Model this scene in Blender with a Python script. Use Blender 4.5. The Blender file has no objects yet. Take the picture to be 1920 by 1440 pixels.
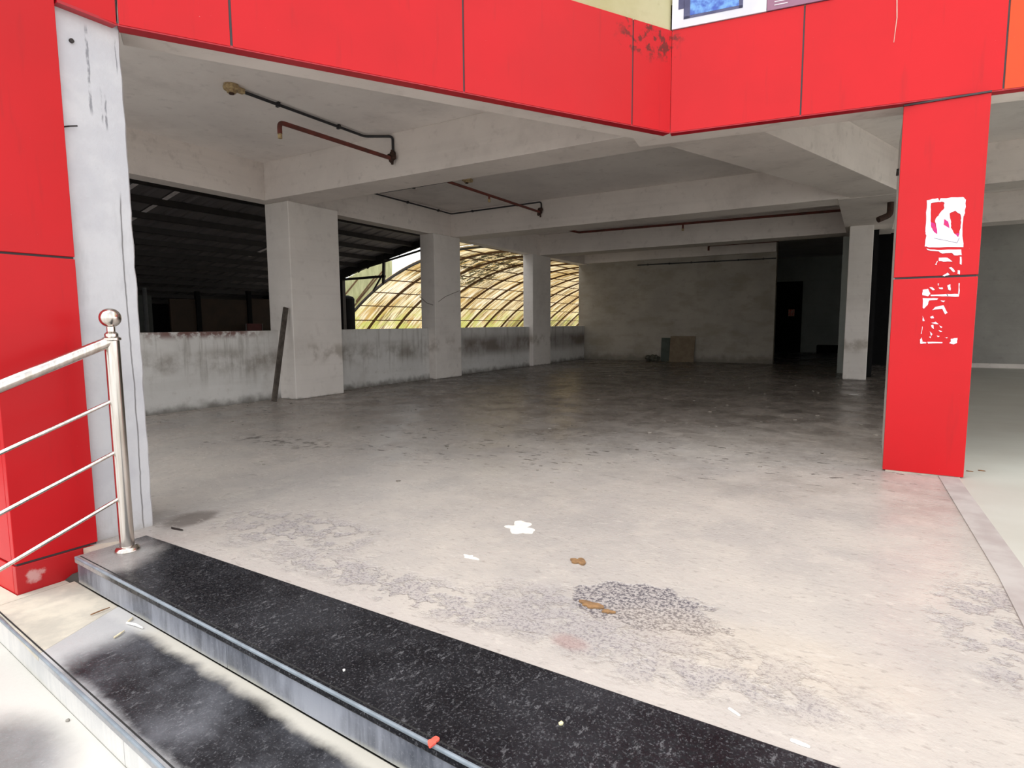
import bpy, bmesh, math, random
from mathutils import Vector, Matrix
random.seed(4)
S = bpy.context.scene
C = S.collection

# ---------------------------------------------------------------- camera
W_, H_, FPX = 1920.0, 1440.0, 1103.2
PITCH, ROLL, YAW, EYE = .1021, -.0064, .5436, 1.25
F = Vector((-math.sin(YAW)*math.cos(PITCH), math.cos(YAW)*math.cos(PITCH), -math.sin(PITCH)))
R = F.cross(Vector((0, 0, 1))).normalized()
U = R.cross(F)
R2 = R*math.cos(ROLL) + U*math.sin(ROLL)
U2 = U*math.cos(ROLL) - R*math.sin(ROLL)
cd = bpy.data.cameras.new('camera'); cam = bpy.data.objects.new('camera', cd); C.objects.link(cam)
cd.sensor_fit = 'HORIZONTAL'; cd.sensor_width = 36.0; cd.lens = 36.0*FPX/W_
cd.clip_start = .05; cd.clip_end = 400
M = Matrix((R2, U2, -F)).transposed().to_4x4(); M.translation = Vector((0, 0, EYE))
cam.matrix_world = M
S.camera = cam

# ---------------------------------------------------------------- world (bright overcast sky)
w = bpy.data.worlds.new('overcast_sky'); S.world = w; w.use_nodes = True
nt = w.node_tree; nt.nodes.clear()
wo = nt.nodes.new('ShaderNodeOutputWorld'); bg = nt.nodes.new('ShaderNodeBackground')
tc = nt.nodes.new('ShaderNodeTexCoord'); sx = nt.nodes.new('ShaderNodeSeparateXYZ')
cr = nt.nodes.new('ShaderNodeValToRGB')
cr.color_ramp.elements[0].position = 0.0; cr.color_ramp.elements[0].color = (1.05, 1.05, 1.05, 1)
cr.color_ramp.elements[1].position = 1.0; cr.color_ramp.elements[1].color = (.70, .74, .80, 1)
nt.links.new(tc.outputs['Generated'], sx.inputs[0]); nt.links.new(sx.outputs['Z'], cr.inputs[0])
nt.links.new(cr.outputs[0], bg.inputs[0]); bg.inputs[1].default_value = 1.25
nt.links.new(bg.outputs[0], wo.inputs[0])

# soft high sun behind thin cloud
sl = bpy.data.lights.new('sun', 'SUN'); sl.energy = 1.6; sl.angle = math.radians(60); sl.color = (1, .97, .92)
so = bpy.data.objects.new('sun', sl); C.objects.link(so)
so.rotation_euler = Vector((-.30, -.42, 1.0)).to_track_quat('Z', 'Y').to_euler(); so.location = (0, -5, 12)

S.view_settings.view_transform = 'Standard'; S.view_settings.look = 'None'
S.view_settings.gamma = 1.0; S.view_settings.use_curve_mapping = False
S.view_settings.exposure = 0.74
S.render.engine = 'CYCLES'
S.cycles.max_bounces = 10; S.cycles.diffuse_bounces = 6; S.cycles.glossy_bounces = 3
S.cycles.use_denoising = True
S.cycles.caustics_reflective = False; S.cycles.caustics_refractive = False

# ---------------------------------------------------------------- geometry helpers
def on_plane(u, v, axis, val):
    """point of the place that the photograph shows at (u, v), on the plane axis=val"""
    d = F*FPX + R2*(u-W_/2) - U2*(v-H_/2)
    i = 'xyz'.index(axis); o = Vector((0, 0, EYE))
    return o + d*((val-o[i])/d[i])

def box(bm, x0, x1, y0, y1, z0, z1):
    p = [bm.verts.new((x, y, z)) for z in (z0, z1) for x, y in ((x0, y0), (x1, y0), (x1, y1), (x0, y1))]
    for f in ((3, 2, 1, 0), (4, 5, 6, 7), (0, 1, 5, 4), (1, 2, 6, 5), (2, 3, 7, 6), (3, 0, 4, 7)):
        bm.faces.new([p[i] for i in f])

def prism(bm, poly, z0, z1):
    a = [bm.verts.new((x, y, z0)) for x, y in poly]; b = [bm.verts.new((x, y, z1)) for x, y in poly]
    n = len(poly)
    bm.faces.new(a[::-1]); bm.faces.new(b)
    for i in range(n):
        bm.faces.new((a[i], a[(i+1) % n], b[(i+1) % n], b[i]))

def extrude_poly(bm, pts, vec):
    """a flat polygon in space given thickness along vec"""
    vec = Vector(vec)
    a = [bm.verts.new(p) for p in pts]; b = [bm.verts.new(Vector(p)+vec) for p in pts]
    n = len(pts)
    bm.faces.new(a[::-1]); bm.faces.new(b)
    for i in range(n):
        bm.faces.new((a[i], a[(i+1) % n], b[(i+1) % n], b[i]))

def hull8(bm, a4, b4):
    a = [bm.verts.new(p) for p in a4]; b = [bm.verts.new(p) for p in b4]
    bm.faces.new(a[::-1]); bm.faces.new(b)
    for i in range(4):
        bm.faces.new((a[i], a[(i+1) % 4], b[(i+1) % 4], b[i]))

def bar(bm, p, q, w_, h_=None, up=(0, 0, 1)):
    p = Vector(p); q = Vector(q); d = (q-p).normalized(); h_ = h_ or w_
    s = d.cross(Vector(up))
    if s.length < 1e-4: s = d.cross(Vector((1, 0, 0)))
    s.normalize(); t = s.cross(d)
    c = [(-1, -1), (1, -1), (1, 1), (-1, 1)]
    hull8(bm, [p+s*w_/2*i+t*h_/2*j for i, j in c], [q+s*w_/2*i+t*h_/2*j for i, j in c])

def tube(bm, pts, r, n=12, cap=True):
    pts = [Vector(p) for p in pts]; rings = []
    prev = None
    for i, p in enumerate(pts):
        if i == 0: d = pts[1]-p
        elif i == len(pts)-1: d = p-pts[i-1]
        else: d = (pts[i+1]-p).normalized() + (p-pts[i-1]).normalized()
        d.normalize()
        s = d.cross(Vector((0, 0, 1))) if prev is None else prev - d*prev.dot(d)
        if s.length < 1e-3: s = d.cross(Vector((1, 0, 0)))
        s.normalize(); prev = s; t = d.cross(s)
        rr = r if not hasattr(r, '__len__') else r[i]
        k = 1.0
        if 0 < i < len(pts)-1:
            c = (pts[i+1]-p).normalized().dot((p-pts[i-1]).normalized()); k = 1/max(.5, math.sqrt((1+c)/2))
        rings.append([bm.verts.new(p+(s*math.cos(a)+t*math.sin(a))*rr) for a in [2*math.pi*j/n for j in range(n)]])
    for a, b in zip(rings, rings[1:]):
        for j in range(n):
            bm.faces.new((a[j], a[(j+1) % n], b[(j+1) % n], b[j]))
    if cap:
        bm.faces.new(rings[0][::-1]); bm.faces.new(rings[-1])

def bend(pts, r=.04, k=4):
    """round the corners of a polyline"""
    pts = [Vector(p) for p in pts]; out = [pts[0]]
    for i in range(1, len(pts)-1):
        a, b, c = pts[i-1], pts[i], pts[i+1]
        rr = min(r, (a-b).length*.45, (c-b).length*.45)
        p0 = b+(a-b).normalized()*rr; p1 = b+(c-b).normalized()*rr
        for j in range(k+1):
            t = j/k
            out.append(p0*(1-t)**2+b*2*t*(1-t)+p1*t*t)
    out.append(pts[-1]); return out

def lathe(bm, prof, cx, cy, n=28):
    rings = []
    for r, z in prof:
        rings.append([bm.verts.new((cx+r*math.cos(a), cy+r*math.sin(a), z)) for a in [2*math.pi*j/n for j in range(n)]])
    for a, b in zip(rings, rings[1:]):
        for j in range(n):
            bm.faces.new((a[j], a[(j+1) % n], b[(j+1) % n], b[j]))
    bm.faces.new(rings[0][::-1]); bm.faces.new(rings[-1])

def mk(name, bm, mat, parent=None, bevel=0, smooth=False, **props):
    bmesh.ops.recalc_face_normals(bm, faces=bm.faces[:])
    if bevel:
        bmesh.ops.bevel(bm, geom=[e for e in bm.edges if len(e.link_faces) == 2 and e.calc_face_angle(0) > .6],
                        offset=bevel, segments=2, affect='EDGES', profile=.5)
    if parent is not None:
        o0 = Vector(parent.get('_at', (0, 0, 0)))
    else:
        xs = [v.co.x for v in bm.verts]; ys = [v.co.y for v in bm.verts]; zs = [v.co.z for v in bm.verts]
        o0 = Vector(((min(xs)+max(xs))/2, (min(ys)+max(ys))/2, min(zs)))
    for v in bm.verts: v.co -= o0
    if smooth:
        for f in bm.faces: f.smooth = True
    me = bpy.data.meshes.new(name); bm.to_mesh(me); bm.free()
    me.materials.append(mat)
    if smooth:
        try: me.set_sharp_from_angle(angle=math.radians(38))
        except Exception: pass
    o = bpy.data.objects.new(name, me); C.objects.link(o)
    o['_at'] = tuple(o0)
    if parent is not None: o.parent = parent
    else: o.location = o0
    for k, v in props.items(): o[k] = v
    return o

def thing(name, label, category, at, group=None):
    o = bpy.data.objects.new(name, None); C.objects.link(o); o.location = at; o['_at'] = tuple(at)
    o.empty_display_size = .1
    o['label'] = label; o['category'] = category
    if group: o['group'] = group
    return o

def tag(o, label, category, group=None):
    o['label'] = label; o['category'] = category
    if group: o['group'] = group
    return o

def struct(name, bm, mat, **k):
    return mk(name, bm, mat, kind='structure', **k)

def B(): return bmesh.new()

# ---------------------------------------------------------------- material helpers
class G:
    def __init__(s, name, rough=.8, spec=.4, metal=0.0):
        s.m = bpy.data.materials.new(name); s.m.use_nodes = True; s.t = s.m.node_tree
        s.b = s.t.nodes['Principled BSDF']
        s.b.inputs['Roughness'].default_value = rough; s.b.inputs['Metallic'].default_value = metal
        s.b.inputs['Specular IOR Level'].default_value = spec
        s.g = s.t.nodes.new('ShaderNodeNewGeometry')
        s.pos = s.g.outputs['Position']
    def set(s, inp, v):
        if isinstance(v, bpy.types.NodeSocket): s.t.links.new(v, inp)
        elif hasattr(v, '__len__') and len(v) == 3 and len(inp.default_value) == 4: inp.default_value = (*v, 1)
        else: inp.default_value = v
    def noise(s, scale=1, detail=4, vec=None, rough=.6, mul=None, dist=0, off=0):
        v = vec or s.pos
        if mul or off:
            mp = s.t.nodes.new('ShaderNodeMapping'); mp.inputs['Scale'].default_value = mul or (1, 1, 1)
            mp.inputs['Location'].default_value = (off, off*.7, off*1.3)
            s.t.links.new(v, mp.inputs[0]); v = mp.outputs[0]
        n = s.t.nodes.new('ShaderNodeTexNoise'); n.inputs['Scale'].default_value = scale
        n.inputs['Detail'].default_value = detail; n.inputs['Roughness'].default_value = rough
        n.inputs['Distortion'].default_value = dist
        s.t.links.new(v, n.inputs['Vector']); return n.outputs[0]
    def voro(s, scale, mul=None, feature='F1'):
        v = s.pos
        if mul:
            mp = s.t.nodes.new('ShaderNodeMapping'); mp.inputs['Scale'].default_value = mul
            s.t.links.new(v, mp.inputs[0]); v = mp.outputs[0]
        n = s.t.nodes.new('ShaderNodeTexVoronoi'); n.feature = feature; n.inputs['Scale'].default_value = scale
        s.t.links.new(v, n.inputs['Vector']); return n.outputs[0]
    def xyz(s):
        n = s.t.nodes.new('ShaderNodeSeparateXYZ'); s.t.links.new(s.pos, n.inputs[0]); return n.outputs
    def math(s, op, a, b=0.0, c=0.0, clamp=False):
        n = s.t.nodes.new('ShaderNodeMath'); n.operation = op; n.use_clamp = clamp
        for i, v in enumerate((a, b, c)):
            if i < len(n.inputs): s.set(n.inputs[i], v)
        return n.outputs[0]
    def step(s, v, lo, hi):
        n = s.t.nodes.new('ShaderNodeMapRange'); n.clamp = True; n.interpolation_type = 'SMOOTHSTEP'
        inv = lo > hi
        if inv: lo, hi = hi, lo
        s.set(n.inputs[0], v); n.inputs[1].default_value = lo; n.inputs[2].default_value = hi
        n.inputs[3].default_value = 1.0 if inv else 0.0; n.inputs[4].default_value = 0.0 if inv else 1.0
        return n.outputs[0]
    def mul(s, *a):
        r = a[0]
        for b in a[1:]: r = s.math('MULTIPLY', r, b)
        return r
    def mix(s, f, a, b):
        n = s.t.nodes.new('ShaderNodeMix'); n.data_type = 'RGBA'
        s.set(n.inputs[0], f); s.set(n.inputs[6], a); s.set(n.inputs[7], b); return n.outputs[2]
    def spot(s, cx, cy, rx, ry, soft=.5, warp=.5, wscale=6, ax=('X', 'Y')):
        """blob with a ragged outline around (cx, cy)"""
        x = s.xyz()
        ia, ib = 'XYZ'.index(ax[0]), 'XYZ'.index(ax[1])
        dx = s.math('DIVIDE', s.math('SUBTRACT', x[ia], cx), rx); dy = s.math('DIVIDE', s.math('SUBTRACT', x[ib], cy), ry)
        d = s.math('SQRT', s.math('ADD', s.math('MULTIPLY', dx, dx), s.math('MULTIPLY', dy, dy)))
        d = s.math('ADD', d, s.math('MULTIPLY', s.math('SUBTRACT', s.noise(wscale, 5), .5), warp*2))
        return s.step(d, 1+soft*.5, 1-soft*.5)
    def band(s, v, a, b, soft):
        return s.mul(s.step(v, a-soft, a+soft), s.step(v, b+soft, b-soft))
    def bump(s, h, strength=.4, dist=.02):
        n = s.t.nodes.new('ShaderNodeBump'); n.inputs['Strength'].default_value = strength; n.inputs['Distance'].default_value = dist
        s.set(n.inputs['Height'], h); s.t.links.new(n.outputs[0], s.b.inputs['Normal']); return s
    def col(s, v): s.set(s.b.inputs['Base Color'], v); return s
    def rough(s, v): s.set(s.b.inputs['Roughness'], v); return s

def plaster(name, a, b, dark, amount=.5, seed=0, wallstain=False):
    g = G(name, .92, .2)
    n1 = g.noise(.9, 5, off=seed); n2 = g.noise(7, 6, off=seed+3)
    c = g.mix(g.step(n1, .35, .7), a, b)
    c = g.mix(g.mul(g.step(n2, .55, .75), .35*amount), c, dark)
    sp = g.step(g.noise(38, 2, off=seed), .72, .8); c = g.mix(g.mul(sp, .5*amount), c, dark)
    brd = g.noise(2.2, 3, mul=(.15, .15, 5), off=seed)       # form-board lines left in the concrete
    c = g.mix(g.mul(g.step(brd, .5, .66), .05), c, dark)
    c = g.mix(g.mul(g.step(g.noise(.7, 6, off=seed+8, rough=.7), .5, .7), .16*amount*2), c, dark)
    if wallstain: c = wallstain(g, c)
    g.col(c); g.bump(g.math('ADD', n2, g.mul(g.noise(60, 3), .4)), .25, .01)
    return g.m

CONC = plaster('weathered_concrete', (.76, .70, .655), (.68, .625, .585), (.16, .13, .11), .6)
CEIL = plaster('ceiling_plaster', (.85, .80, .765), (.77, .72, .69), (.2, .17, .15), .5, 5)

def st_parapet(g, c):
    x, y, z = g.xyz()
    run = g.noise(3, 5, mul=(3, 3, .25)); blot = g.noise(1.6, 6, off=9)
    c = g.mix(g.mul(g.band(z, .52, .86, .12), g.step(blot, .38, .62), .62), c, (.13, .10, .065))
    c = g.mix(g.mul(g.step(run, .5, .7), g.step(z, .15, .7), .4), c, (.14, .12, .09))
    c = g.mix(g.mul(g.step(g.math('ADD', z, g.mul(g.noise(5, 5), .25)), .28, .1), .8), c, (.09, .08, .065))
    red = g.mul(g.band(y, 4.3, 6.1, .4), g.step(z, 1.02, 1.13), g.step(g.noise(7, 6, off=2), .4, .55))
    c = g.mix(g.mul(red, .85), c, (.12, .03, .02))
    pit = g.mul(g.spot(3.95, .42, .22, .16, .5, .6, 9, ('Y', 'Z')), g.step(g.noise(22, 3), .5, .58))
    c = g.mix(pit, c, (.10, .05, .035))
    c = g.mix(g.mul(g.step(y, 11.3, 12.2), g.band(z, .45, .95, .15), .45), c, (.10, .06, .045))
    return c
PARAPET = plaster('stained_parapet_plaster', (.68, .67, .65), (.60, .59, .57), (.22, .19, .15), .7, 2, st_parapet)
def st_col(g, c):
    x, y, z = g.xyz()
    c = g.mix(g.mul(g.band(z, .62, .9, .1), g.step(g.noise(2.2, 5), .42, .6), .5), c, (.20, .155, .10))
    c = g.mix(g.mul(g.step(g.math('ADD', z, g.mul(g.noise(6, 5), .12)), .1, .03), .7), c, (.08, .07, .06))
    return c
COLM = plaster('column_concrete', (.76, .715, .675), (.68, .64, .60), (.30, .25, .22), .5, 8, st_col)
def st_back(g, c):
    x, y, z = g.xyz()
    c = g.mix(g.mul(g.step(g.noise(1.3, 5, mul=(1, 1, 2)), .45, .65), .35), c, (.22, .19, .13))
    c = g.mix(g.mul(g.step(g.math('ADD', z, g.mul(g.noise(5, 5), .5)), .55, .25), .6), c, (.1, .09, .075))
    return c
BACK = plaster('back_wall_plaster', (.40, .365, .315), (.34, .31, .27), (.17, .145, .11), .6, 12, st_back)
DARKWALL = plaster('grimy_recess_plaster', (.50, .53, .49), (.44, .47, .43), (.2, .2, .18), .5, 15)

def white_col():
    g = G('whitewashed_concrete', .85, .2); x, y, z = g.xyz()
    c = g.mix(g.step(g.noise(3, 5), .4, .65), (.60, .60, .62), (.53, .53, .56))
    c = g.mix(g.mul(g.step(g.noise(2, 6, mul=(2, 2, .5), off=3), .52, .68), .45), c, (.36, .36, .38))
    ln = g.math('ABSOLUTE', g.math('SUBTRACT', y, g.math('ADD', 1.852, g.mul(g.math('SUBTRACT', g.noise(1.5, 5), .5), .05))))
    c = g.mix(g.mul(g.step(ln, .006, .002), g.step(z, 2.05, 1.95), .75), c, (.12, .11, .11))
    for yy, za, zb, ww in ((1.735, 2.45, 2.9, .010), (1.79, 2.42, 2.58, .006), (1.81, 2.38, 2.55, .008), (1.885, 2.72, 2.88, .004)):
        l2 = g.math('ABSOLUTE', g.math('SUBTRACT', y, g.math('ADD', yy, g.mul(g.math('SUBTRACT', g.noise(9, 4), .5), .02))))
        c = g.mix(g.mul(g.step(l2, ww, ww*.4), g.band(z, za, zb, .03), g.step(g.noise(16, 4, mul=(1, 1, .5)), .35, .5), .8), c, (.2, .2, .22))
    c = g.mix(g.mul(g.step(g.math('ADD', z, g.mul(g.noise(7, 5), .3)), .28, .12), .55), c, (.36, .33, .29))
    g.col(c); g.bump(g.math('ADD', g.noise(9, 5), g.mul(g.noise(50, 3), .3)), .4, .012); return g.m
WHITE = white_col()

def floor_mat():
    g = G('worn_cement_floor', .8, .06); x, y, z = g.xyz()
    c = g.mix(g.step(g.noise(1.1, 6), .35, .65), (.475, .435, .395), (.405, .375, .35))
    c = g.mix(g.mul(g.step(g.noise(3.2, 6, off=4), .5, .66), .45), c, (.52, .475, .425))
    c = g.mix(g.mul(g.step(g.noise(26, 4), .66, .76), .3), c, (.28, .25, .23))
    # dirt trodden over the inner half of the floor
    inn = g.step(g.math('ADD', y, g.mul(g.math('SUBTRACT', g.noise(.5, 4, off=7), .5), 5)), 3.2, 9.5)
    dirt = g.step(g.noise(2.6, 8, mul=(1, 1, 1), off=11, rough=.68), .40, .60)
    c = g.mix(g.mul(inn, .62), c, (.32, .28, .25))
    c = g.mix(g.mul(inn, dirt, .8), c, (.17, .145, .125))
    flak = g.mul(inn, g.step(g.noise(5.5, 6, off=21), .60, .66))
    c = g.mix(g.mul(flak, .6), c, (.50, .46, .41))
    # broken surface: the screed gone, aggregate showing
    ag = g.noise(42, 6, rough=.8); gr = g.noise(80, 3)
    holes = g.spot(-.80, 2.44, .33, .20, .15, .75, 4.5)
    h2 = g.mul(g.spot(-.55, 2.12, .55, .20, .8, .6, 5), g.step(g.noise(9, 6, off=2), .42, .55))
    h3 = g.mul(g.spot(-2.95, 2.30, .55, .26, .8, .8, 5), g.step(g.noise(8, 6, off=5), .46, .54))
    h4 = g.mul(g.spot(-1.75, 2.04, 1.1, .13, .8, .8, 5), g.step(g.noise(9, 6, off=8), .45, .53))
    h5 = g.mul(g.spot(.55, 3.0, .22, .5, .8, .8, 5), g.step(g.noise(8, 6, off=15), .47, .55))
    ra = g.mul(g.spot(-.95, 2.2, .5, .22, .9, .6, 5), g.step(g.noise(12, 6, off=18), .4, .52))
    hs = holes
    for h in (h2, h3, h4, h5, ra): hs = g.math('MAXIMUM', hs, h)
    spk = g.math('ADD', g.mul(ag, .7), g.mul(gr, .5))
    c = g.mix(g.mul(hs, g.step(spk, .59, .68), .85), c, (.17, .15, .155))
    c = g.mix(g.mul(hs, .30), c, (.42, .39, .41))
    c = g.mix(g.mul(holes, g.step(spk, .57, .64), .85), c, (.11, .10, .115))
    c = g.mix(g.mul(g.spot(-.3, 2.3, .5, .2, .9, .5, 4), .3), c, (.56, .48, .38))
    c = g.mix(g.mul(g.spot(-.95, 2.0, .07, .05, .9, .5, 9), .6), c, (.36, .24, .22))
    c = g.mix(g.mul(g.spot(-3.72, 2.10, .13, .17, .6, .5, 6), .75), c, (.15, .125, .11))
    c = g.mix(g.mul(g.spot(-5.4, 4.1, .7, .25, .7, .8, 3), g.step(g.noise(9, 5), .5, .6), .8), c, (.1, .09, .08))
    # grey cement fillet beside the granite, cracks
    c = g.mix(g.mul(g.step(g.math('ADD', y, g.mul(g.noise(4, 5), .16)), 2.0, 1.93), .6), c, (.46, .42, .39))
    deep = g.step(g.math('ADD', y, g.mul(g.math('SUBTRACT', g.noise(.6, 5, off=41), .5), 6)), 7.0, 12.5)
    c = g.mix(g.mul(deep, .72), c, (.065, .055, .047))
    gou = g.step(g.noise(7, 4, mul=(1, 2.6, 1), off=33, rough=.55), .635, .66)
    gou = g.mul(gou, g.step(g.math('SUBTRACT', y, g.mul(x, .28)), 4.3, 5.8), g.step(g.noise(.8, 3, off=35), .40, .52))
    c = g.mix(g.mul(gou, .9), c, (.085, .07, .062))
    pal = g.mul(g.step(g.noise(6, 5, mul=(1, 2.4, 1), off=53), .62, .67), g.step(y, 4.5, 6.5))
    c = g.mix(g.mul(pal, .62), c, (.52, .48, .44))
    fine = g.mul(g.step(g.noise(17, 6, mul=(1, 2, 1), off=61, rough=.7), .56, .66), .42)
    c = g.mix(fine, c, (.24, .215, .195))
    lig = g.mul(g.step(g.noise(11, 6, mul=(1, 2, 1), off=71, rough=.7), .57, .66), .4)
    c = g.mix(lig, c, (.56, .52, .47))
    g.col(c)
    hh = g.math('ADD', g.mul(g.noise(7, 6), .5), g.mul(g.noise(45, 4), .25))
    hh = g.math('SUBTRACT', hh, g.mul(hs, g.math('ADD', g.mul(spk, .9), .45)))
    hh = g.math('SUBTRACT', hh, g.mul(gou, .5))
    g.bump(hh, .5, .02); g.rough(g.step(g.noise(2, 4), .1, 1.3))
    g.b.inputs['Roughness'].default_value = .8
    return g.m
FLOOR = floor_mat()

def smoothfloor():
    g = G('smooth_grey_floor', .45, .4)
    c = g.mix(g.step(g.noise(1, 4), .3, .7), (.50, .50, .45), (.45, .44, .39))
    g.col(c); return g.m
FLOOR2 = smoothfloor()

def granite(name, dusty, gloss=.2):
    g = G(name, gloss, .22); x, y, z = g.xyz()
    sp = g.step(g.noise(120, 4), .55, .68); sp2 = g.step(g.noise(48, 5, mul=(1, .5, 1), rough=.75), .56, .66)
    c = g.mix(g.mul(sp, .6), (.006, .006, .008), (.11, .11, .12))
    c = g.mix(g.mul(sp2, g.step(g.noise(4, 5), .35, .6), .55), c, (.17, .17, .18))
    c = g.mix(g.mul(g.step(g.voro(60), .10, .05), g.step(g.noise(13), .5, .6), .6), c, (.42, .40, .36))
    dst = g.mul(g.step(g.noise(2.1, 6, mul=(1, 1, .3)), .35, .75), dusty)
    c = g.mix(dst, c, (.33, .34, .38))
    g.col(c)
    g.rough(g.math('ADD', g.mul(g.step(g.noise(60, 4), .4, .7), .35), gloss))
    g.bump(g.noise(130, 3), .12, .003)
    return g, c
def granite_top():
    g, c = granite('black_granite_tread', .06, .26); x, y, z = g.xyz()
    d = g.spot(-3.5, 1.50, .26, .24, .7, .45, 3)
    c = g.mix(g.mul(d, .8), c, (.36, .34, .325))
    g.col(c); return g.m
def granite_mid():
    g, c = granite('dusty_black_granite_tread', .35, .4); x, y, z = g.xyz()
    # dust gathered along both long edges and the left end
    t = g.math('ADD', y, g.mul(x, .055))            # distance across the tread
    n = g.mul(g.math('SUBTRACT', g.noise(5, 5), .5), .1)
    e1 = g.step(g.math('ADD', t, n), 1.135, 1.20)
    c = g.mix(g.mul(e1, .85), c, (.60, .57, .50))
    t2 = g.math('ADD', y, g.mul(x, .0776)); e2 = g.step(g.math('ADD', t2, n), .82, .775); c = g.mix(g.mul(e2, .6), c, (.45, .45, .46))
    e3 = g.step(g.math('ADD', x, g.mul(g.noise(4, 4), .2)), -2.60, -2.84); c = g.mix(g.mul(e3, .8), c, (.50, .50, .50))
    g.col(c); return g.m
def granite_low():
    g, c = granite('dust_covered_granite_tread', .45, .35); x, y, z = g.xyz()
    k = g.spot(-2.62, .72, .34, .17, 1.0, .4, 3)
    c = g.mix(g.math('SUBTRACT', .95, g.mul(k, .72)), c, (.60, .58, .54)); g.col(c); return g.m
def granite_riser(pale=False):
    g = G('dusty_pale_riser' if pale else 'grey_granite_riser', .28, .3); x, y, z = g.xyz()
    n = g.noise(2.6, 5, mul=(1, 1, .5)); st = g.noise(9, 4, mul=(4, 4, .4))
    c = g.mix(g.step(g.math('ADD', n, g.mul(st, .3)), .45, .8), (.05, .056, .072) if not pale else (.42, .43, .44), (.27, .285, .33) if not pale else (.62, .61, .59))
    c = g.mix(g.mul(g.step(g.noise(120, 3), .55, .7), .25), c, (.35, .36, .38))
    zz = g.math('FRACT', g.math('DIVIDE', g.math('ADD', z, 3.0), .15))
    c = g.mix(g.mul(g.step(g.math('ADD', zz, g.mul(n, .6)), .48, .2), .7), c, (.50, .49, .42))
    g.col(c); return g.m
GR_TOP, GR_MID, GR_LOW, GR_RISER, GR_RISER2 = granite_top(), granite_mid(), granite_low(), granite_riser(), granite_riser(True)
def simple(name, c1, c2=None, rough=.7, spec=.4, metal=0, scale=6, bump=.15):
    g = G(name, rough, spec, metal)
    c2 = c2 or tuple(v*.8 for v in c1)
    g.col(g.mix(g.step(g.noise(scale, 5), .35, .68), c1, c2))
    if bump: g.bump(g.noise(scale*7, 4), bump, .004)
    return g.m
CEMENT = simple('cream_cement', (.62, .57, .47), (.45, .42, .36), .9, .2, scale=5)
EDGE = simple('granite_edge_strip', (.24, .28, .32), (.17, .20, .23), .35, .35, scale=9)
GROOVE = simple('dark_groove', (.02, .02, .02), rough=.8)

def red_clad(name, c1, c2):
    g = G(name, .32, .22)
    x, y, z = g.xyz()
    c = g.mix(g.step(g.noise(1.3, 4), .3, .7), c1, c2)
    c = g.mix(g.mul(g.step(g.noise(5, 6, mul=(3, 3, .3), off=6), .58, .75), .22), c, (.25, .02, .02))
    c = g.mix(g.mul(g.step(g.noise(90, 2), .78, .82), .5), c, (.75, .5, .45))
    c = g.mix(g.mul(g.spot(-1.75, 3.72, .17, .16, .7, .8, 9, ('X', 'Z')), g.step(g.noise(14, 5), .5, .6), .85), c, (.08, .02, .015))
    g.col(c); g.rough(g.math('ADD', .24, g.mul(g.noise(3, 5), .2)))
    return g.m
RED = red_clad('red_cladding_panel', (.57, .011, .016), (.52, .011, .015))
ORANGE = red_clad('orange_red_cladding', (.62, .07, .018), (.56, .06, .02))
SEAL = simple('grey_joint_sealant', (.06, .055, .06), rough=.7)
REDLIP = simple('dark_red_cladding_return', (.45, .005, .018), (.38, .005, .015), .35, .5, scale=2, bump=0)
STEEL = G('brushed_stainless_steel', .2, .5, 1.0)
STEEL.col(STEEL.mix(STEEL.step(STEEL.noise(9, 4, mul=(4, 4, .3)), .3, .7), (.72, .68, .64), (.52, .47, .42))); STEEL = STEEL.m
YELLOW = plaster('faded_yellow_paint', (.50, .46, .28), (.42, .38, .20), (.25, .2, .1), 1.0, 19)
PIPE_R = simple('rusty_red_pipe', (.16, .035, .025), (.09, .03, .022), .7)
PIPE_K = simple('black_conduit', (.018, .018, .022), (.03, .028, .03), .5)
LAMPB = simple('stained_plastic_lamp_base', (.50, .38, .20), (.25, .17, .09), .6, scale=30)
RUST = simple('rusted_valve', (.06, .03, .02), (.03, .018, .014), .9, scale=40)
DARKSTEEL = simple('dark_painted_steel', (.03, .024, .022), (.02, .016, .015), .6)
BLACK = simple('dark_interior', (.012, .012, .013), (.01, .01, .01), .9, .05)  # near black: shade of the shed and the void put into the colour
BROWN = simple('dark_brown_board', (.045, .026, .016), (.03, .02, .013), .8, scale=3)
WOOD = simple('old_grey_plank', (.10, .085, .07), (.05, .04, .034), .9, scale=9)
CARD = simple('brown_board', (.20, .155, .105), (.16, .12, .08), .85)
GREENBRD = simple('dark_green_board', (.07, .085, .07), (.05, .06, .05), .8)
GROUND = simple('pale_paved_ground', (.60, .59, .56), (.52, .51, .49), .9, scale=2)

# ---------------------------------------------------------------- the building shell
ZC, ZB, ZF = 3.86, 3.27, 2.96          # ceiling, beam soffit, fascia bottom
XW = -8.585                            # inner face of the left parapet
def q(u, v, ax, val): return on_plane(u, v, ax, val)

# plan of the front: side face A, diagonal B, front C
PA = (-3.74, 1.875)
PC = (-1.62, 5.468)
PR0 = (.16, 5.72); CDIR = Vector((PR0[0]-PC[0], PR0[1]-PC[1])).normalized()
def onC(s): return (PC[0]+CDIR.x*s, PC[1]+CDIR.y*s)
PE = onC(11)

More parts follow.
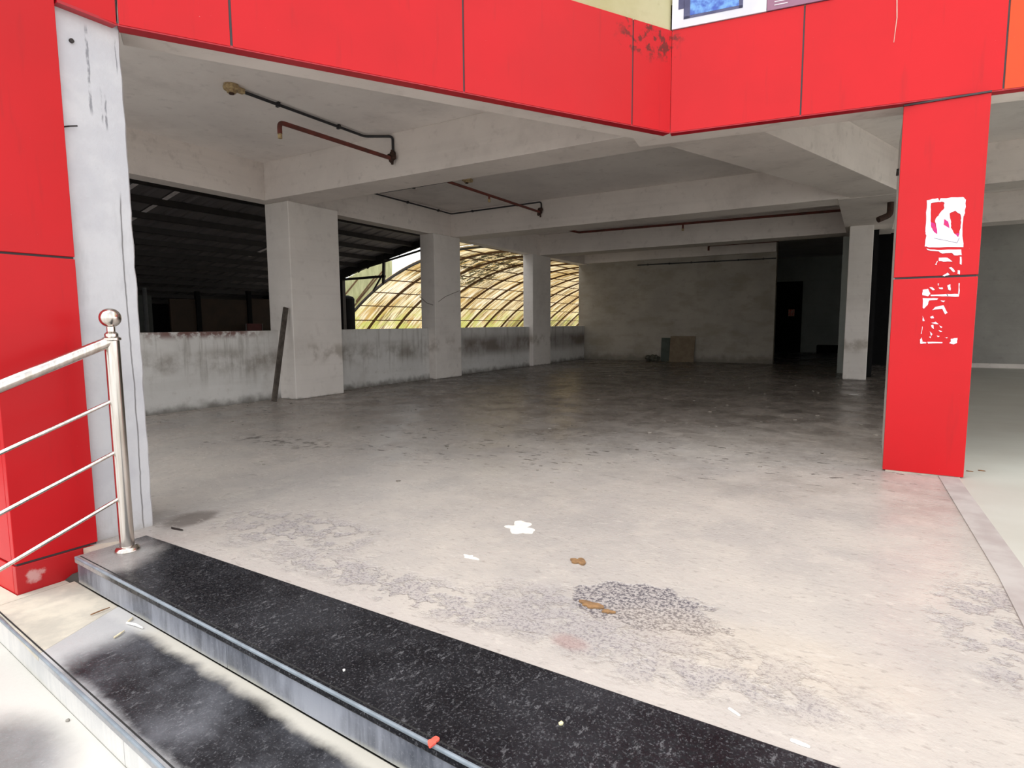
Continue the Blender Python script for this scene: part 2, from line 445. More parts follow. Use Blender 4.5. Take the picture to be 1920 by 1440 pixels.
bm = B(); prism(bm, [(-8.8, 1.45), (-3.83, 1.45), (-3.62, 1.79), (.60, 1.79), (.60, 3.6), (.535, 5.85), (.535, 6.3), (.535, 27.2), (-8.8, 27.2)], -.14, 0)
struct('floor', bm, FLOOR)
bm = B(); prism(bm, [(.735, 1.79), (9, 1.79), (9, 20.2), (.665, 20.2), (.665, 5.85), (.735, 3.6)], -.14, .004)
struct('floor_smooth', bm, FLOOR2)
bm = B(); prism(bm, [(.60, 1.79), (.735, 1.79), (.735, 3.6), (.665, 5.85), (.665, 20.2), (.535, 20.2), (.535, 5.85), (.60, 3.6)], -.14, .008)
struct('trim_1', bm, simple('grey_threshold_cement', (.34, .30, .285), (.42, .39, .37), .9, scale=4, bump=.4))

# slab (ceiling) + upper storey following the same plan
nB = Vector((PC[0]-PA[0], PC[1]-PA[1])).normalized(); inB = Vector((-nB.y, nB.x))   # inward of B (towards -x)
inC = Vector((-CDIR.y, CDIR.x))
slab = [(-8.9, 1.2), (-4.0, 1.2), (-3.85, 1.95), (PC[0]-.12, PC[1]+.2), (PE[0], PE[1]+.15), (9.4, 27.3), (-8.9, 27.3)]
bm = B(); prism(bm, slab, ZC, ZC+.2); struct('ceiling', bm, CEIL)

bm = B(); box(bm, -8.8, XW, 1.3, 19.2, -.14, 1.16); struct('wall_left', bm, PARAPET, bevel=.01)
bm = B(); box(bm, -8.8, -8.50, 1.3, 19.2, ZB, ZC); struct('beam_left', bm, CONC)
bm = B(); box(bm, -8.8, -4.3, 1.2, 1.45, ZB, ZC); struct('beam_front', bm, CONC)
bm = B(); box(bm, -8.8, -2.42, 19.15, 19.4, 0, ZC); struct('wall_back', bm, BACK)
bm = B(); box(bm, -3.7, -3.5, 19.4, 27, 0, ZC); struct('wall_recess_left', bm, DARKWALL)
bm = B(); box(bm, -3.7, -.2, 27, 27.2, 0, ZC); struct('wall_recess_back', bm, DARKWALL)
bm = B(); box(bm, -.62, -.40, 16.4, 27, 0, ZC); struct('wall_recess_right', bm, DARKWALL)
bm = B()
box(bm, -.40, 1.75, 20.0, 20.2, 0, ZC); struct('wall_dark_void', bm, BLACK)  # black wall in place of an unlit opening, darkness put into its colour
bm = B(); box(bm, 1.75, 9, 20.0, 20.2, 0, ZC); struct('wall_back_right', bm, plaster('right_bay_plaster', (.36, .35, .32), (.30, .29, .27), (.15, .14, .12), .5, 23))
bm = B(); box(bm, 8.8, 9.2, 6, 20.2, ZB, ZC); struct('beam_right', bm, CONC)
bm = B(); box(bm, 1.75, 9, 19.88, 20.0, .0, .12); struct('baseboard_right', bm, CONC)
# dividing screen between hall and right bay behind the inner pillar
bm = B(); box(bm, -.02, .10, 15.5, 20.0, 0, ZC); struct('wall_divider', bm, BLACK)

# beams across the hall
for y0, y1 in ((6.34, 6.95), (11.33, 11.95), (15.70, 16.35)):
    bm = B(); x1 = {6.34: -1.9, 11.33: -.05, 15.70: -.35}[y0]
    box(bm, -8.5, x1, y0, y1, ZB, ZC); struct('ceiling_beam', bm, CONC, bevel=.006)
bm = B(); box(bm, -8.5, -2.42, 18.95, 19.15, 3.30, ZC); struct('ceiling_beam', bm, CONC)
for y0, y1 in ((11.33, 11.95), (15.7, 16.35)):
    bm = B(); box(bm, .33, 9, y0+.01, y1, ZB-.002, ZC); struct('ceiling_beam', bm, CONC, bevel=.006)
# diagonal beam from the fascia corner to the inner pillar, and its run on
bm = B(); prism(bm, [(-1.42, 5.80), (-2.15, 6.70), (-.33, 11.40), (.38, 11.40)], ZB-.004, ZC); struct('ceiling_beam', bm, CONC, bevel=.004)
bm = B(); box(bm, -.54, .34, 11.38, 16.41, ZB-.008, ZC); struct('ceiling_beam', bm, CONC, bevel=.004)
# edge beams right behind the fascia
def strip(p, r, w0, w1, inn):
    a = Vector(p); b = Vector(r)
    return [tuple(a+inn*w0), tuple(b+inn*w0), tuple(b+inn*w1), tuple(a+inn*w1)]
bm = B(); pB = strip(PA, PC, .09, .34, inB); prism(bm, pB, ZF+.02, ZC); struct('edge_beam', bm, CONC, bevel=.004)
bm = B(); pC = strip((PC[0]-.35, PC[1]-.06), PE, .09, .42, inC); prism(bm, pC, ZF+.022, ZC); struct('edge_beam', bm, CONC, bevel=.004)

# ---------------------------------------------------------------- concrete columns
def column(x0, x1, y0, y1, z1, label, name='concrete_column', mat=None, z0=0):
    bm = B(); box(bm, x0, x1, y0, y1, z0, z1)
    return tag(mk(name, bm, mat or COLM, bevel=.012), label, 'pillar')
column(-8.79, -8.20, 6.54, 7.60, ZB, 'wide grey concrete pillar behind the leaning plank, between the first two openings')
column(-8.79, -8.385, 10.55, 11.53, ZB, 'grey concrete pillar with a zigzag crack, between the dark opening and the yellow vault')
column(-8.79, -8.46, 15.22, 16.34, ZB, 'narrow grey concrete pillar between the two yellow openings near the back wall')
column(-.44, .0, 14.6, 15.45, ZB-.01, 'free-standing concrete pillar in the hall, left of the red poster pillar')
for c_, y_ in ((-8.385, 10.9),):
    bm = B(); pts = [q(838, 578, 'x', -8.38), q(812, 568, 'x', -8.38), q(800, 574, 'y', 10.54), q(786, 556, 'y', 10.54)]
    pts = [q(862, 545, 'x', -8.376), q(835, 556, 'x', -8.376), q(822, 566, 'x', -8.376)]
    tube(bm, pts, .005, 6); par = [o for o in C.objects if o.name == 'concrete_column.001'][0]
    mk('patched_crack', bm, simple('dark_crack_filler', (.25, .22, .20)), par)
    bm = B(); tube(bm, [q(812, 572, 'y', 10.545), q(800, 568, 'y', 10.545), q(787, 556, 'y', 10.545)], .008, 6)
    mk('patched_crack', bm, bpy.data.materials['dark_crack_filler'], par)

# white column by the railing (ragged outer corner)
root = thing('whitewashed_column', 'whitewashed concrete column beside the steel railing post, cracked along its edge', 'pillar', (-4.05, 1.7, 0))
bm = B(); n = 60; x0, x1, y0 = -4.3, -3.80, 1.56
L = []
for i in range(n+1):
    z = ZF*1.3*i/n; jag = .002*math.sin(i*1.7)+random.uniform(-.003, .002)
    L.append([bm.verts.new(p) for p in ((x0, y0, z), (x1, y0, z), (x1, 1.905+jag, z), (x1-.03, 1.925+jag, z), (x0, 1.925, z))])
for a, b in zip(L, L[1:]):
    for j in range(5): bm.faces.new((a[j], a[(j+1) % 5], b[(j+1) % 5], b[j]))
bm.faces.new(L[0][::-1]); bm.faces.new(L[-1])
mk('column_shaft', bm, WHITE, root)
bm = B(); tube(bm, [(-3.81, 1.585, 2.33), (-3.775, 1.61, 2.335), (-3.77, 1.645, 2.345)], .004, 6); mk('wire_stub', bm, DARKSTEEL, root)
bm = B(); tube(bm, [(-3.80, 1.66, 2.80), (-3.79, 1.66, 2.80)], .012, 10); mk('bolt', bm, DARKSTEEL, root)

# ---------------------------------------------------------------- red cladding
def slabpanel(bm, a, b, z0, z1, out, t=.05):
    """vertical panel from plan point a to b, its face at out side"""
    a = Vector(a); b = Vector(b); o = Vector(out)
    prism(bm, [tuple(a), tuple(b), tuple(b-o*t), tuple(a-o*t)], z0, z1)

# left red pillar
root = thing('red_clad_pillar', 'red panel-clad pillar at the left edge, behind the steel handrail', 'pillar', (-4.2, 1.4, -.15))
bm = B(); box(bm, -4.7, -3.82, 1.24, 1.55, -.3, 5); mk('pillar_core', bm, CONC, root)
for z0, z1 in ((.012, 1.618), (1.630, 3.88), (3.892, 5.0)):
    bm = B(); box(bm, -3.80, -3.76, 1.19, 1.578, z0, z1); mk('cladding_panel', bm, RED, root, bevel=.003)
    bm = B(); box(bm, -4.7, -3.803, 1.19, 1.23, z0, z1); mk('cladding_panel', bm, RED, root, bevel=.003)
# chipped base panel
bm = B()
prof = [(1.19, -.001), (1.578, -.001), (1.578, -.10), (1.52, -.112), (1.49, -.13), (1.44, -.132), (1.40, -.155), (1.33, -.172), (1.19, -.178)]
extrude_poly(bm, [(-3.80, y, z) for y, z in prof], (.04, 0, 0))
def basemat():
    g = G('scuffed_red_base_panel', .4, .4)
    c = g.mix(g.step(g.noise(3, 4), .3, .7), (.50, .012, .016), (.42, .01, .014))
    c = g.mix(g.mul(g.spot(1.27, -.075, .035, .03, .8, 1.1, 30, ('Y', 'Z')), .55), c, (.7, .55, .52)); g.col(c); return g.m
mk('base_panel', bm, basemat(), root, bevel=.002, label='scuffed and chipped red base panel')
bm = B(); box(bm, -4.7, -3.803, 1.19, 1.23, -.178, -.001); mk('base_panel', bm, RED, root, bevel=.002)
bm = B(); box(bm, -3.81, -3.772, 1.2, 1.575, -.004, .014); box(bm, -3.81, -3.772, 1.2, 1.575, 1.616, 1.632); mk('joint', bm, SEAL, root)

# fascia of red panels
FT = 3.83
root = thing('red_fascia', 'long red panel fascia running diagonally over the open hall front', 'fascia', (PA[0], PA[1], ZF))
bm = B(); slabpanel(bm, (-3.752, 1.584), (-3.742, PA[1]-.004), ZF, 5, (1, 0)); mk('cladding_panel', bm, RED, root, bevel=.002)
outB = -inB; outC = -inC
LB = (Vector(PC)-Vector(PA)).length
def onB(s): return (PA[0]+nB.x*s, PA[1]+nB.y*s)
def sB(u, v):
    """distance along B of the photo point at the fascia bottom"""
    p = q(u, v, 'z', ZF); return (Vector((p.x, p.y))-Vector(PA)).dot(nB)
cuts = [0, sB(437, 68), sB(885, 160), sB(1188, 233), LB]
for a, b in zip(cuts, cuts[1:]):
    bm = B(); slabpanel(bm, onB(a+.007), onB(b-(.007 if b < LB else 0)), ZF, FT, outB); mk('cladding_panel', bm, RED, root, bevel=.002)
for s in cuts[1:-1]:
    bm = B(); slabpanel(bm, onB(s-.008), onB(s+.008), ZF, FT-.01, outB, .04); 
    for v in bm.verts: v.co.x -= outB.x*.006; v.co.y -= outB.y*.006
    mk('joint', bm, SEAL, root)
bm = B(); prism(bm, strip(PA, PC, .004, .09, inB), ZF-.008, ZF+.006); mk('soffit_lip', bm, REDLIP, root, label='dark red underside lip')
bm = B(); prism(bm, [(-3.80, 1.584), (-3.745, 1.584), (-3.745, PA[1]), (-3.80, PA[1])], ZF-.008, ZF+.006); mk('soffit_lip', bm, REDLIP, root)

root = thing('red_fascia', 'red panel fascia facing the camera over the poster pillar, orange at its right end', 'fascia', (*onC(1.8), ZF))
def sC(u):
    for i in range(20000):
        s = i*.0005; p = onC(s); d = Vector((p[0], p[1], 3.3-EYE)); 
        if 960+FPX*d.dot(R2)/d.dot(F) >= u: return s
    return 9
cc = [0, sC(1504), sC(1888), 4.6, 6.8, 9]
for i, (a, b) in enumerate(zip(cc, cc[1:])):
    bm = B(); slabpanel(bm, onC(a+(.006 if a else .002)), onC(b-.006), ZF, FT, outC); mk('cladding_panel', bm, ORANGE if i >= 2 else RED, root, bevel=.002,
        **({'label': 'orange cladding panel'} if i >= 2 else {}))
for s in cc[1:-1]:
    bm = B(); slabpanel(bm, onC(s-.008), onC(s+.008), ZF, FT-.01, outC, .04)
    for v in bm.verts: v.co.x -= outC.x*.006; v.co.y -= outC.y*.006
    mk('joint', bm, SEAL, root)
bm = B(); prism(bm, strip(PC, onC(9), .004, .09, inC), ZF-.008, ZF+.006); mk('soffit_lip', bm, REDLIP, root, label='dark red underside lip')

# right red pillar
bm = B(); sd = sC(1674)
tube(bm, [(onC(sd)[0]+outC.x*.002, onC(sd)[1]+outC.y*.002, 3.83), (onC(sd+.012)[0]+outC.x*.002, onC(sd+.012)[1]+outC.y*.002, 3.6), (onC(sd)[0]+outC.x*.002, onC(sd)[1]+outC.y*.002, 3.42)], [.004, .004, .002], 6); mk('paint_drip', bm, simple('pale_drip', (.75, .5, .42)), root, label='pale dried drip')
root = thing('red_poster_pillar', 'red panel-clad pillar with torn white posters, at the right of the hall front', 'pillar', (.43, 6.2, 0))
XA, XB = .155, .700
YF = 5.78
bm = B(); box(bm, XA+.012, XB-.02, YF+.06, 6.95, 0, ZF+.01); mk('pillar_core', bm, COLM, root, bevel=.01)
zj = q(1690, 522, 'y', YF).z
for z0, z1 in ((.012, zj-.008), (zj+.008, ZF-.022)):
    bm = B(); box(bm, XA, XB, YF-.02, YF+.045, z0, z1); mk('cladding_panel', bm, RED, root, bevel=.003)
bm = B(); box(bm, XA+.01, XB-.01, YF-.01, YF+.04, zj-.009, zj+.009); mk('joint', bm, SEAL, root)
bm = B(); box(bm, XA, XB, YF-.03, YF+.03, ZF-.022, ZF-.009); mk('joint', bm, SEAL, root)
bm = B(); box(bm, XA+.02, XB-.02, YF-.012, YF+.04, 0, .018); mk('mortar_bed', bm, CEMENT, root)
bm = B(); tube(bm, [(.167, 6.5, 2.61), (.157, 6.5, 2.61), (.157, 6.5, 2.56)], .012, 8); mk('cable_clip', bm, DARKSTEEL, root)

# ---------------------------------------------------------------- upper storey
up = [(-3.80, 1.2), (-3.80, PA[1]+.02), (PC[0]-.03, PC[1]+.03), (PE[0], PE[1]+.03), (PE[0], 27.3), (-8.9, 27.3), (-8.9, 1.2)]
bm = B(); prism(bm, up, ZC+.2, 7.5); struct('wall_upper', bm, YELLOW)
bm = B(); prism(bm, strip(PA, PC, .02, .2, inB), FT-.05, ZC+.25); prism(bm, strip(PC, PE, .02, .2, inC), FT-.05, ZC+.25); struct('wall_upper_edge', bm, YELLOW)

# banner above the fascia
def onCz(u, v, off=.0):
    # photo point on the vertical plane of C pushed out by off
    p0 = Vector((*onC(0), 0))+Vector((outC.x, outC.y, 0))*off
    d = F*FPX + R2*(u-W_/2) - U2*(v-H_/2); nn = Vector((outC.x, outC.y, 0))
    o = Vector((0, 0, EYE)); return o+d*((p0-o).dot(nn)/d.dot(nn))
def cw(s, z, off): p = onC(s); return Vector((p[0]+outC.x*off, p[1]+outC.y*off, z))
sb = [(Vector(onCz(u, 20)[:2])-Vector(PC)).dot(CDIR) for u in (1290, 1300, 1390, 1393, 1437)]
root = thing('picture_banner', 'white banner with a blue picture, fixed above the fascia corner', 'banner', (*onC(.4), FT))
def crect(bm, s0, s1, z0, z1, o0, o1):
    hull8(bm, [cw(s0, z0, o0), cw(s1, z0, o0), cw(s1, z0, o1), cw(s0, z0, o1)], [cw(s0, z1, o0), cw(s1, z1, o0), cw(s1, z1, o1), cw(s0, z1, o1)])
bm = B(); crect(bm, 0, sb[4], FT+.004, 5.0, -.01, .012)
mk('banner_sheet', bm, simple('white_banner_vinyl', (.66, .66, .72), (.58, .58, .66), .5, scale=3), root)
bm = B(); crect(bm, sb[0]-.03, sb[2]+.01, 3.90, 3.92, .012, .015); crect(bm, sb[0]-.035, sb[0]+.02, 3.90, 4.6, .012, .015); crect(bm, sb[2]-.02, sb[2]+.012, 3.90, 4.6, .012, .015)
crect(bm, sb[0]-.08, sb[0]-.03, 3.99, 4.4, .012, .015)
mk('picture_border', bm, simple('navy_print', (.05, .05, .12), (.09, .09, .18), .5), root)
bm = B(); crect(bm, sb[0]+.02, sb[2]-.02, 3.922, 4.6, .012, .015)
mk('picture', bm, simple('blue_print', (.04, .09, .42), (.16, .36, .72), .4, scale=14, bump=0), root)
root = thing('notice_banner', 'mauve banner strip with white lines, right of the white picture banner', 'banner', (*onC(1.2), FT))
bm = B(); crect(bm, sb[4]+.004, sb[4]+.5, FT+.004, 5.0, -.01, .012)
mk('banner_sheet', bm, simple('mauve_banner_vinyl', (.28, .13, .20), (.24, .11, .17), .5), root)
bm = B()
for k in range(6): crect(bm, sb[4]+.06, sb[4]+.16+.03*(k % 3), 3.865+.026*k, 3.872+.026*k, .012, .014)
mk('text_lines', bm, simple('white_print', (.7, .66, .7), rough=.6), root)

# ---------------------------------------------------------------- torn posters on the pillar
PAPER = simple('torn_white_paper', (.80, .78, .86), (.70, .68, .78), .8, scale=20)
MAG = simple('magenta_print', (.55, .02, .22), (.62, .03, .12), .7, scale=30)
ty = YF-.0215
def pp(x, y):      # photo pixel -> x,z on the pillar face, from the zoomed poster view
    P = q(1700+x/4.5, 350+y/4.5, 'y', ty); return (P.x, P.z)
def ragged(pts, amp=.0025, k=4):
    out = []
    for i in range(len(pts)):
        a = Vector(pts[i]); b = Vector(pts[(i+1) % len(pts)])
        for j in range(k):
            p = a.lerp(b, j/k)
            if j: p += Vector((random.uniform(-amp, amp), random.uniform(-amp, amp)))
            out.append(p)
    return out
def sheet(bm, outer, holes=(), t=.0012, y=ty, k=4, amp=.0025):
    loops = [ragged([pp(*p) for p in outer], amp, k)] + [ragged([pp(*p) for p in h], amp, k) for h in holes]
    es = []
    for lp in loops:
        vs = [bm.verts.new((p[0], y, p[1])) for p in lp]
        es += [bm.edges.new((vs[i], vs[(i+1) % len(vs)])) for i in range(len(vs))]
    r = bmesh.ops.triangle_fill(bm, edges=es, use_beauty=True, use_dissolve=False)
    fs = [f for f in r['geom'] if isinstance(f, bmesh.types.BMFace)]
    e = bmesh.ops.extrude_face_region(bm, geom=fs)
    for v in e['geom']:
        if isinstance(v, bmesh.types.BMVert): v.co.y -= t
root = thing('torn_poster', 'torn white poster with two red gaps, upper one on the red pillar', 'poster', (.47, ty, 1.8), 'torn posters on the red pillar')
HL = [(205, 140), (270, 128), (315, 130), (318, 180), (275, 230), (240, 285), (250, 340), (258, 395), (225, 375), (205, 330), (203, 250)]
HR = [(362, 225), (410, 203), (455, 235), (460, 300), (445, 400), (432, 425), (400, 395), (372, 345), (375, 300)]
bm = B(); sheet(bm, [(170, 115), (265, 96), (275, 120), (285, 98), (475, 88), (500, 110), (492, 225), (478, 262), (470, 380), (478, 510), (210, 512), (152, 505), (165, 420), (158, 380), (165, 250)], [HL, HR])
mk('paper', bm, PAPER, root)
for pts in ([(203, 300), (235, 310), (252, 345), (258, 398), (230, 382), (208, 345)], [(315, 275), (350, 295), (360, 350), (312, 322)], [(410, 395), (443, 395), (438, 425)]):
    bm = B(); sheet(bm, pts, t=.0018, k=3); mk('print_patch', bm, MAG, root, label='magenta scrap of print')
bm = B()
a_, b_, c_ = pp(230, 434), pp(425, 474), pp(445, 430)
bar(bm, (a_[0], ty-.0015, a_[1]), (b_[0], ty-.0015, b_[1]), .0018); bar(bm, (b_[0], ty-.0015, b_[1]), (c_[0], ty-.0015, c_[1]), .0018); mk('tear_line', bm, DARKSTEEL, root)

root = thing('torn_poster', 'flaked white poster scraps straddling the joint of the red pillar', 'poster', (.45, ty, 1.6), 'torn posters on the red pillar')
for pts in ([(165, 522), (200, 530), (290, 535), (460, 530), (465, 578), (405, 580), (380, 558), (300, 565), (270, 545), (175, 535)],
            [(270, 600), (345, 600), (385, 632), (330, 632), (272, 628)], [(448, 590), (462, 590), (462, 660), (448, 650)],
            [(355, 685), (380, 680), (408, 715), (395, 722)], [(430, 705), (450, 708), (446, 742), (428, 735)], [(300, 755), (345, 725), (362, 742), (320, 758)], [(240, 655), (262, 625), (252, 662)],
            [(135, 870), (180, 862), (200, 900), (180, 925), (132, 915)], [(192, 850), (215, 848), (238, 868), (220, 875)], [(200, 912), (340, 905), (350, 925), (205, 924)], [(335, 905), (440, 905), (438, 928), (350, 925)],
            [(438, 815), (448, 815), (444, 910), (434, 910)], [(272, 850), (305, 852), (305, 864), (275, 862)], [(345, 830), (370, 825), (370, 875), (348, 868)], [(260, 820), (272, 815), (268, 838)]):
    bm = B(); sheet(bm, pts, k=3, amp=.002); mk('paper_scrap', bm, PAPER, root)
root = thing('torn_poster', 'lowest outline of white poster scraps on the red pillar, below its joint', 'poster', (.45, ty, 1.1), 'torn posters on the red pillar')
for pts in ([(135, 940), (268, 942), (255, 955), (190, 960), (175, 1000), (145, 1030), (135, 1020)], [(240, 1015), (310, 1000), (345, 1065), (325, 1078), (300, 1030), (215, 1042)], [(285, 960), (325, 962), (310, 975)],
            [(133, 1090), (152, 1132), (135, 1136)], [(197, 1100), (225, 1090), (232, 1108), (205, 1112)], [(205, 1150), (245, 1140), (270, 1160), (225, 1155)], [(205, 1170), (225, 1165), (230, 1200), (212, 1190)],
            [(275, 1172), (302, 1185), (290, 1192)], [(270, 1210), (300, 1222), (280, 1224)], [(195, 1220), (218, 1245), (205, 1258)], [(190, 1268), (210, 1262), (200, 1280)], [(255, 1255), (280, 1262), (262, 1270)],
            [(320, 1270), (345, 1270), (340, 1280)], [(120, 1240), (130, 1180), (134, 1185), (126, 1240)], [(112, 1290), (128, 1270), (132, 1308), (165, 1312), (162, 1322), (115, 1325)], [(175, 1310), (300, 1312), (300, 1321), (180, 1324)],
            [(372, 1285), (395, 1280), (428, 1275), (425, 1318), (395, 1330), (360, 1322), (375, 1305)]):
    bm = B(); sheet(bm, pts, k=3, amp=.002); mk('paper_scrap', bm, PAPER, root)

# ---------------------------------------------------------------- steps
def fy(x): return 1.262-.0535*(x+.9)              # front edge of the top step
def step_thing(z, dy, xl, label, mat, back, xr=6.0, cement=False, line=None, rmat=None):
    root = thing('granite_step', label, 'step', (-1, fy(-1)-dy+.1, z-.15))
    f = line or (lambda x: fy(x)-dy)
    xs = xl
    top = [(xs, f(xs)), (xr, f(xr)), (xr, back(xr)), (xs, back(xs))]
    cutg = [(xs+.0, f(xs)), (xr, f(xr)), (xr, back(xr)), (xs, back(xs))]
    if cement:
        a, b = (-2.99, f(-2.99)), (-3.165, back(-3.165))
        bm = B(); prism(bm, [a, (xr, f(xr)), (xr, back(xr)), b], z-.035, z); mk('tread', bm, mat, root, bevel=.004)
        bm = B(); prism(bm, [(xs, f(xs)+.02), (a[0]-.002, a[1]), (b[0]-.002, b[1]), (xs, back(xs))], z-.035, z-.002); mk('cement_infill', bm, CEMENT, root, bevel=.004, label='cream cement infill')
    else:
        bm = B(); prism(bm, top, z-.035, z); mk('tread', bm, mat, root, bevel=.004)
    bm = B(); g0 = [(xs+.02, f(xs)+.018), (xr, f(xr)+.018), (xr, f(xr)+.024), (xs+.02, f(xs)+.024)]
    if not cement or True:
        prism(bm, g0, z-.001, z+.0008)
    mk('groove', bm, GROOVE, root)
    bm = B(); prism(bm, [(xs+.004, f(xs)-.002), (xr, f(xr)-.002), (xr, f(xr)+.010), (xs+.004, f(xs)+.010)], z-.012, z+.0012); mk('nosing', bm, EDGE, root, bevel=.004)
    sg = [xs, -2.18, -.2, 1.8, 3.8, xr]
    for a, b in zip(sg, sg[1:]):
        bm = B(); prism(bm, [(a+.0015, f(a)+.012), (b-.0015, f(b)+.012), (b-.0015, f(b)+.04), (a+.0015, f(a)+.04)], z-.15, z-.0355); mk('riser', bm, rmat or GR_RISER, root)
    bm = B(); prism(bm, [(xs+.002, f(xs)+.045), (xr, f(xr)+.045), (xr, back(xr)-.002), (xs+.002, back(xs)-.002)], z-.152, z-.036); mk('step_core', bm, CEMENT, root)
    return root
def f2(x): return .905-.0776*(x+1.836)
step_thing(0.006, 0, -3.64, 'top black granite step carrying the railing post, along the hall floor', GR_TOP, lambda x: 1.785)
step_thing(-.15, .352, -3.70, 'middle dusty granite step with cream cement at its left end', GR_MID, lambda x: fy(x)+.013, cement=True, line=f2, rmat=GR_RISER2)
step_thing(-.30, .72, -4.6, 'lowest pale dust-covered granite step in the bottom left corner', GR_LOW, lambda x: f2(x)+.013)
# filler between the top step, column and pillar
bm = B(); prism(bm, [(-3.755, 1.50), (-3.642, 1.50), (-3.642, 1.787), (-3.755, 1.90)], -.16, -.002); struct('trim_2', bm, CEMENT)
bm = B(); prism(bm, [(-4.6, f2(-4.6)+.01), (-3.70, f2(-3.7)+.01), (-3.70, 1.4), (-3.755, 1.4), (-3.755, 1.186), (-4.6, 1.186)], -.46, -.152); struct('trim_3', bm, CEMENT)
bm = B(); box(bm, -60, 60, -60, 60, -.75, -.46)
struct('ground', bm, GROUND)

# ---------------------------------------------------------------- steel railing
px_, py_ = -3.486, 1.605
root = thing('steel_railing', 'stainless steel stair railing with ball-topped post on the black granite', 'railing', (px_, py_, .006))
bm = B(); lathe(bm, [(.036, .006), (.036, 1.175)], px_, py_); mk('post', bm, STEEL, root, smooth=True)
bm = B(); lathe(bm, [(.062, .006), (.062, .012), (.054, .026), (.040, .034)], px_, py_, 36); mk('base_flange', bm, STEEL, root, smooth=True)
bm = B(); lathe(bm, [(.036, 1.172), (.044, 1.176), (.044, 1.188), (.032, 1.196), (.032, 1.21), (.020, 1.222), (.020, 1.248)], px_, py_); mk('collar', bm, STEEL, root, smooth=True)
bm = B(); bmesh.ops.create_uvsphere(bm, u_segments=40, v_segments=24, radius=.052)
for v in bm.verts: v.co += Vector((px_, py_, 1.295))
mk('ball_finial', bm, STEEL, root, smooth=True)
k = .41
def ry(y, z): return (px_, y, z)
bm = B(); tube(bm, [ry(1.585, 1.165), ry(.2, 1.165-(1.385*k))], .030, 20); mk('handrail', bm, STEEL, root, smooth=True)
for z in (.845, .565, .305):
    bm = B(); tube(bm, [ry(1.575, z), ry(.2, z-1.375*.385)], .0105, 14); mk('rail', bm, STEEL, root, smooth=True)
bm = B(); lathe(bm, [(.036, -.45), (.036, .62)], px_, .2); mk('post', bm, STEEL, root, smooth=True)

# ---------------------------------------------------------------- pipes, conduits and lamp bases
def clips(bm, pts, r, every=.6):
    pts = [Vector(p) for p in pts]
    for a, b in zip(pts, pts[1:]):
        L_ = (b-a).length; n_ = int(L_/every)
        for i in range(n_):
            c = a.lerp(b, (i+.5)/n_); d = (b-a).normalized()
            bar(bm, c-d*.012, c+d*.012, r*3.4)
def conduit(label, pts, r=.014, every=.6, mat=None, group='conduits on the ceiling and beams'):
    root = thing('conduit', label, 'conduit', pts[0], group)
    bm = B(); tube(bm, bend(pts, .05), r, 10); mk('tube', bm, mat or PIPE_K, root, smooth=True)
    for a, b in zip(pts, pts[1:]):
        a = Vector(a); b = Vector(b); n_ = int((b-a).length/every)
        for i in range(n_):
            c = a.lerp(b, (i+.5)/n_); d = (b-a).normalized(); bm = B(); bar(bm, c-d*.014, c+d*.014, r*3.2); mk('clip', bm, mat or PIPE_K, root)
    return root
def pipe(label, pts, r=.024, drop=None, valve=None, group='rusty red water pipes under the ceiling', mat=None):
    root = thing('water_pipe', label, 'pipe', pts[0], group)
    bm = B(); tube(bm, bend(pts, .06), r, 12); mk('tube', bm, mat or PIPE_R, root, smooth=True)
    for d in drop or ():
        bm = B(); tube(bm, d, r*.8, 10); mk('outlet', bm, PIPE_R, root, smooth=True)
        e = Vector(d[1]); bm = B(); tube(bm, [e+Vector((0, 0, .03)), e-Vector((0, 0, .02))], r*1.0, 10); mk('nozzle', bm, LAMPB, root, label='tan outlet cap')
    if valve:
        v = Vector(valve); bm = B()
        for i in range(9):
            p = v+Vector((random.uniform(-.04, .04), random.uniform(-.04, .02), random.uniform(-.05, .06)))
            r_ = random.uniform(.022, .040)
            m_ = Matrix.Translation(p) @ Matrix.Diagonal((1, 1, 1.2, 1)); bmesh.ops.create_icosphere(bm, subdivisions=2, radius=r_, matrix=m_)
        tube(bm, [v+Vector((0, 0, -.10)), v+Vector((0, 0, .09))], .018, 8)
        mk('valve', bm, RUST, root, label='corroded valve')
    return root
def lamp_base(p, label, d=(0, 1, 0)):
    root = thing('lamp_holder', label, 'lamp holder', p, 'old lamp bases on the ceiling'); x, y, z = p
    bm = B(); lathe(bm, [(.075, z), (.085, z-.03), (.08, z-.055), (.05, z-.065), (.048, z-.085), (.03, z-.087)], x, y, 20); mk('base', bm, LAMPB, root, smooth=True)
    bm = B(); box(bm, x-.03, x+.03, y+.04, y+.15, z-.055, z-.002); mk('terminal_box', bm, LAMPB, root, bevel=.006)
    bm = B(); lathe(bm, [(.028, z-.1), (.03, z-.086)], x, y, 14); mk('socket', bm, RUST, root)
cz = 3.83
lamp_base((-6.07, 4.17, ZC-.001), 'tan lamp base at the end of the conduit on the front ceiling')
conduit('black conduit from the front lamp base down to the first beam', [(-6.07, 4.3, cz), (-6.07, 6.16, cz), (-5.70, 6.315, cz-.02), (-5.70, 6.315, 3.60)], .017, .75)
pipe('rusty pipe with a turned-down end under the front ceiling', [(-5.69, 4.475, 3.36), (-5.69, 4.475, 3.485), (-5.69, 6.29, 3.505)], .026, valve=(-5.69, 6.285, 3.53))
bm = B(); tube(bm, [(-5.69, 4.475, 3.31), (-5.69, 4.475, 3.362)], .024, 12); mk('nozzle', bm, LAMPB, C.objects['water_pipe'], label='tan outlet cap')
lamp_base((-6.30, 8.9, ZC-.001), 'small yellowed lamp base in the second ceiling bay behind the first beam')
